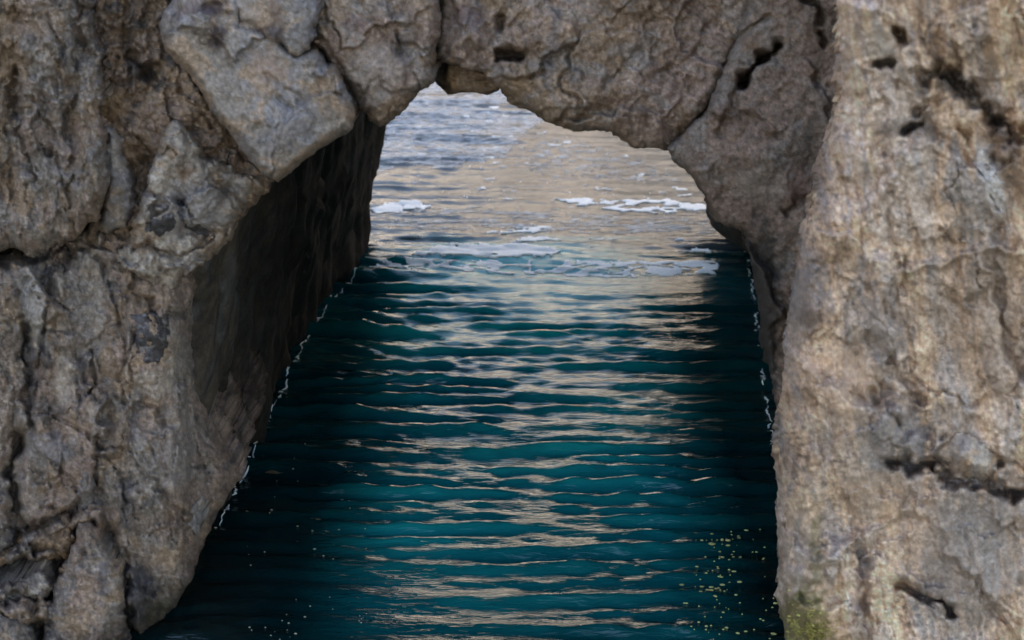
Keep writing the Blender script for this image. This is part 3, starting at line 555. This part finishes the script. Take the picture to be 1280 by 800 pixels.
# roof
gx = np.arange(-3.6, 4.4, .06); gy = np.arange(9.25, 14.85, .06); X, Y = np.meshgrid(gx, gy)
cx = .25+(Y-9)*.07
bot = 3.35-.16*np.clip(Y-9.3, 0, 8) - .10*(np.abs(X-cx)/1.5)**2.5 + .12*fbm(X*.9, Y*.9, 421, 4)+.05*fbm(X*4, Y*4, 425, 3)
bot = np.maximum(bot, .8); top = 4.9+.35*fbm(X*.4, Y*.4, 431, 4)
n, m = X.shape; I = np.arange(n*m).reshape(n, m); K = I+n*m
V = np.concatenate([np.stack([X.ravel(), Y.ravel(), bot.ravel()], 1), np.stack([X.ravel(), Y.ravel(), top.ravel()], 1)])
q = lambda A: np.stack([A[:-1, :-1].ravel(), A[1:, :-1].ravel(), A[1:, 1:].ravel(), A[:-1, 1:].ravel()], 1)
Fb = q(I); Ft = q(K)[:, ::-1]
ring = np.r_[I[0, :], I[1:, -1], I[-1, -2::-1], I[-2:0:-1, 0]]; r2 = np.roll(ring, -1)
Fs = np.stack([ring, r2, r2+n*m, ring+n*m], 1)
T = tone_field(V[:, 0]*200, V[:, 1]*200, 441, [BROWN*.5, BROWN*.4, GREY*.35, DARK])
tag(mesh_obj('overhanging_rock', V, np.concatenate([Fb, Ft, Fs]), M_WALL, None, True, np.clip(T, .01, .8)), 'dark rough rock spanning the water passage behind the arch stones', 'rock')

# unseen tall cliff added on the left to shade the cove
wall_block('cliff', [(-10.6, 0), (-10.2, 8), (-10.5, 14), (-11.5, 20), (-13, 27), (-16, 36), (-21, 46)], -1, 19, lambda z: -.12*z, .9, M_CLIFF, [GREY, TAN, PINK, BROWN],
           'unseen tall grey cliff added on the left to shade the cove', 'cliff', 451, st=.22, zst=.25, back=[(-40, 46), (-40, 0), (-16, 0)], stretch=(.5, .35))
# sunlit cliff facing the passage
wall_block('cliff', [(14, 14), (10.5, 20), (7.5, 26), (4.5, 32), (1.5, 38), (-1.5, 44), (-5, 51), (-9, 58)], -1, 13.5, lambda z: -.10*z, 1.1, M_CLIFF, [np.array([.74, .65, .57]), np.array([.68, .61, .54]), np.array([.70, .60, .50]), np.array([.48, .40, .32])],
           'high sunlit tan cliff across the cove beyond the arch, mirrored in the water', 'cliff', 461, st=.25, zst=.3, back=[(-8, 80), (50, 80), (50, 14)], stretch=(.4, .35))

# ------------------------------------------------------------------ FOAM
def foam(name, poly, thr, fs, seed, label=None, kind=None, step=1.1, lace=False, h=.007, group=None, soft=8, cat='foam', mat=None):
    P = np.array(poly, float); x0, y0 = P.min(0)-4; x1, y1 = P.max(0)+4
    gx = np.arange(x0, x1, step*1.6); gy = np.arange(y0, y1, step*.7); X, Y = np.meshgrid(gx, gy)
    e = polydist(X, Y, P)+(2.2*fbm(X/16, Y/4, seed+3, 4) if kind is None else 0)
    wx = X+fs[0]*.5*fbm(X/fs[0]/1.2, Y/fs[1]/1.2, seed+9, 3)
    wy = Y+fs[1]*.5*fbm(X/fs[0]/1.2, Y/fs[1]/1.2, seed+19, 3)
    if lace: f = thr-np.abs(fbm(wx/fs[0], wy/fs[1], seed, 2, .5))
    else: f = fbm(wx/fs[0], wy/fs[1], seed, 4, .6)-thr
    D = f - (1.2-min(thr, 0)*.9)*(1-sstep(-1 if kind is None else -2, 4 if kind is None else soft, e))
    ins = D > 0; cell = ins[:-1, :-1] & ins[1:, :-1] & ins[:-1, 1:] & ins[1:, 1:]
    if kind is None:                                   # a patch is one connected sheet
        lab = np.where(cell, np.arange(1, cell.size+1).reshape(cell.shape), 0)
        while True:
            pd = np.pad(lab, 1); nb = np.maximum.reduce([pd[1:-1, 1:-1], pd[:-2, 1:-1], pd[2:, 1:-1], pd[1:-1, :-2], pd[1:-1, 2:]])*cell
            if (nb == lab).all(): break
            lab = nb
        ids, ct = np.unique(lab[lab > 0], return_counts=True)
        if len(ids): cell = lab == ids[ct.argmax()]
    if not cell.any(): return None
    used = np.zeros_like(ins); used[:-1, :-1] |= cell; used[1:, :-1] |= cell; used[:-1, 1:] |= cell; used[1:, 1:] |= cell
    idx = -np.ones(used.shape, int); idx[used] = np.arange(used.sum())
    wx_, wy_ = on_water(X[used], Y[used]); z = wave(wx_, wy_)+.003+h*np.clip(D[used]*2, 0, 1)
    j, i = np.nonzero(cell)
    Ft = np.stack([idx[j+1, i], idx[j+1, i+1], idx[j, i+1], idx[j, i]], 1)
    Ed = np.concatenate([Ft[:, [0, 1]], Ft[:, [1, 2]], Ft[:, [2, 3]], Ft[:, [3, 0]]]); nv = used.sum()
    key = np.sort(Ed, 1); kk = key[:, 0]*nv+key[:, 1]; _, inv, cnt = np.unique(kk, return_inverse=True, return_counts=True)
    B = Ed[cnt[inv.ravel()] == 1]; bv = np.unique(B); mp = -np.ones(nv, int); mp[bv] = nv+np.arange(len(bv))
    V = np.stack([wx_, wy_, z], 1); V2 = V[bv].copy(); V2[:, 2] -= .02
    F = np.concatenate([Ft, np.stack([B[:, 1], B[:, 0], mp[B[:, 0]], mp[B[:, 1]]], 1)])
    o = mesh_obj(name, np.concatenate([V, V2]), F, mat or M_FOAM)
    return tag(o, label, cat if label else None, group, kind)
foam('foam_patch', [(515, 318), (540, 308), (600, 304), (680, 306), (704, 313), (690, 322), (620, 324), (560, 322)], -1.6, (44, 7), 601, 'long white oval foam patch floating nearest the camera in mid opening')
foam('foam_patch', [(668, 246), (700, 243), (760, 250), (800, 246), (850, 250), (888, 255), (888, 265), (820, 268), (770, 266), (720, 258)], -.42, (34, 5), 611, 'broad streaky white foam patch by the right edge of the opening')
foam('foam_patch', [(458, 262), (470, 252), (520, 250), (548, 258), (530, 268), (470, 270)], -.6, (30, 5), 621, 'pale foam patch touching the far end of the left rock wall')
foam('foam_patch', [(522, 290), (560, 284), (620, 288), (660, 280), (740, 282), (785, 278), (780, 286), (720, 290), (640, 294), (560, 296)], -.45, (34, 5), 631, 'thin ragged band of white foam across the middle of the opening')
foam('foam_patch', [(625, 300), (660, 295), (700, 298), (750, 296), (752, 301), (700, 303), (650, 304)], -1.6, (30, 6), 641, 'narrow white foam strip lying just beyond the long oval patch')
foam('foam_patch', [(842, 312), (870, 308), (895, 310), (890, 319), (850, 320)], -.9, (20, 6), 651, 'small white foam patch beside the right rock wall')
foam('foam_lace', [(450, 318), (560, 320), (760, 322), (905, 322), (900, 346), (760, 352), (600, 345), (455, 336)], .30, (44, 8), 661, 'lacy net of thin white foam threads where the tunnel water begins', kind='stuff', lace=True, step=.8, h=.006, soft=6)
foam('foam_flecks', [(480, 120), (600, 112), (700, 160), (840, 205), (890, 260), (905, 322), (455, 318), (460, 260), (475, 200)], .55, (30, 3.0), 671, 'scattered small white foam flecks on the water beyond the arch', kind='stuff', h=.001)
foam('foam_flecks', [(640, 180), (700, 165), (780, 185), (850, 215), (860, 235), (700, 225), (640, 215)], .0, (18, 2.6), 672, 'dense speckle of foam bubbles on the right of the far water', kind='stuff', h=.001, step=.9, mat=M_FILM)
foam('foam_sheen_film', [(478, 118), (540, 100), (645, 108), (690, 150), (655, 172), (640, 196), (560, 214), (500, 212), (466, 222), (470, 160)], -.55, (120, 3.6), 673, 'thin foam film in long stripes on the far left water, tinted pale blue as reflected sky', kind='stuff', h=.001, step=.9, mat=M_FILM)  # foam film whose blue stripes paint the sky mirrored in the ripples
foam('foam_sheen_film', [(458, 250), (700, 262), (900, 268), (905, 300), (700, 296), (458, 290)], -.12, (70, 4), 674, 'faint broken stripes of foam film across the middle of the opening', kind='stuff', h=.001, step=.9, mat=M_FILM)

def foam_line(name, pts, seed, label, dens=.6, r=.02, dx=0.0):
    P = np.array(OW(pts)); P[:, 0] += dx; L = np.r_[0, np.cumsum(np.hypot(*np.diff(P, axis=0).T))]; rg = np.random.default_rng(seed)
    V = []; F = []; s = 0
    while s < L[-1]:
        ln = rg.uniform(.03, .14); x = np.interp([s, s+ln], L, P[:, 0]); y = np.interp([s, s+ln], L, P[:, 1])
        if rg.random() < dens:
            j = rg.normal(0, .012, 2); rr = r*rg.uniform(.2, .75); k = 5; base = len(V)
            for t in np.linspace(0, 1, k):
                rad = rr*math.sin(math.pi*(.12+.76*t)); X_ = x[0]+(x[1]-x[0])*t+j[0]+rg.normal(0, .008); Y_ = y[0]+(y[1]-y[0])*t+j[1]; z0 = float(wave(np.array([X_]), np.array([Y_]))[0])
                for a in range(6):
                    V.append((X_+rad*math.cos(a*math.pi/3), Y_+rad*.3*math.sin(a*math.pi/3), z0+.004+rad*.8*math.sin(a*math.pi/3)))
            for t in range(k-1):
                for a in range(6): F.append((base+t*6+a, base+t*6+(a+1) % 6, base+t*6+6+(a+1) % 6, base+t*6+6+a))
        s += ln*rg.uniform(.8, 1.5)
    return tag(mesh_obj(name, V, np.array(F), M_FOAM), label, 'foam', None, 'stuff')
foam_line('foam_edge', [(262, 662), (275, 640), (300, 590), (319, 545), (338, 507), (357, 466), (373, 432), (392, 400), (410, 374), (430, 352), (446, 336)], 71, 'thin broken white foam line along the foot of the left tunnel wall', .75, .012, .035)
foam_line('foam_edge', [(966, 560), (961, 520), (954, 475), (949, 430), (944, 380), (937, 335), (930, 308), (923, 288)], 73, 'broken white foam line along the foot of the right tunnel wall', .55, .012, .0)

# ------------------------------------------------------------------ floating flecks and weed
def flecks(name, regions, mat, label, seed, kind='stuff'):
    rg = np.random.default_rng(seed); V = []; F = []
    for poly, n, sz in regions:
        P = np.array(poly, float); c = 0; cl = rg.uniform(P.min(0), P.max(0), (max(3, n//9), 2))
        while c < n:
            q0 = cl[rg.integers(len(cl))]; px, py = (q0[0]+rg.normal(0, 16), q0[1]+rg.normal(0, 9)) if rg.random() < .7 else (rg.uniform(P[:, 0].min(), P[:, 0].max()), rg.uniform(P[:, 1].min(), P[:, 1].max()))
            if polydist(np.array([px]), np.array([py]), P)[0] < 0: continue
            c += 1; x, y = [float(v) for v in on_water(px, py)]; z = float(wave(np.array([x]), np.array([y]))[0])+.004
            s = sz*float(np.clip(rg.lognormal(-.3, .5), .3, 2.4)); a0 = rg.uniform(0, 6); base = len(V); k = 7
            V.append((x, y, z+.006))
            for q_ in range(k):
                a = a0+q_*2*math.pi/k; rr = s*rg.uniform(.7, 1.1); V.append((x+rr*math.cos(a)*1.3, y+rr*math.sin(a), z))
            for q_ in range(k): F.append((base, base+1+q_, base+1+(q_+1) % k))
    return tag(mesh_obj(name, V, np.array(F), mat), label, 'algae', None, kind)
M_ALG = plain_mat('yellow_algae', (.6, .55, .2)); M_DUST = plain_mat('tan_flotsam', (.40, .33, .24)); M_LEAF = plain_mat('dead_leaf', (.20, .11, .05)); M_MOSS = plain_mat('olive_moss', (.40, .34, .09))
flecks('floating_algae', [([(840, 690), (900, 660), (960, 660), (970, 730), (985, 800), (850, 805), (850, 740)], 120, .008)], M_ALG, 'yellow green algae flecks floating by the foot of the right buttress', 81)
flecks('floating_debris', [([(320, 560), (430, 560), (470, 640), (460, 800), (270, 800), (300, 700)], 50, .005)], M_DUST, 'tiny tan specks floating on the dark water near the left pillar', 82)
def leaf(px, py, L, W_, ang, label):
    x, y = [float(v) for v in on_water(px, py)]; z = float(wave(np.array([x]), np.array([y]))[0])+.008; V = []; F = []; n = 8
    for i in range(n+1):
        t = i/n; w = W_*math.sin(math.pi*t)**.8+.001; c, s = math.cos(ang), math.sin(ang); u = (t-.5)*L
        for k, dz in ((-1, .004), (0, 0), (1, .004)): V.append((x+u*c-k*w*s, y+u*s+k*w*c, z+dz+.003*math.sin(t*5)))
    for i in range(n):
        for k in (0, 1): a = i*3+k; F.append((a, a+3, a+4, a+1))
    o = mesh_obj('leaf', V, np.array(F), M_LEAF); tag(o, label, 'leaf')
leaf(343, 590, .12, .028, .1, 'brown dead leaf floating on the dark water beside the left wall')
# moss tufts at the foot of the buttress
rg = np.random.default_rng(91); n = 5200; px = rg.normal(1002, 20, n); py = 800-np.abs(rg.normal(0, 26, n))+rg.uniform(0, 60, n); keep = (px > 984) & (fbm(px/12, py/12, 93, 3)+.5*(py-775)/40 > .0); px = px[keep]; py = py[keep]
dd = d_bu(px, py)-.005; x, y, z = at_y(px, py, dd); V = []; F = []
for a, b, c in zip(x, y, z):
    t = rg.normal(0, 1, 3); t[1] = -abs(t[1])-.5; t[2] = abs(t[2])*.5; t = t/np.linalg.norm(t)*rg.uniform(.006, .02); w = rg.normal(0, .003, 3); k = len(V)
    V += [(a-w[0], b-w[1], c-w[2]), (a+w[0], b+w[1], c+w[2]), (a+t[0]+w[0]*.5, b+t[1], c+t[2]), (a+t[0]*.6-w[0], b+t[1]*.6, c+t[2]*.6)]; F.append((k, k+1, k+2, k+3))
tag(mesh_obj('moss', V, np.array(F), M_MOSS, None, False), 'olive green moss and weed at the wet foot of the right buttress', 'moss', None, 'stuff')
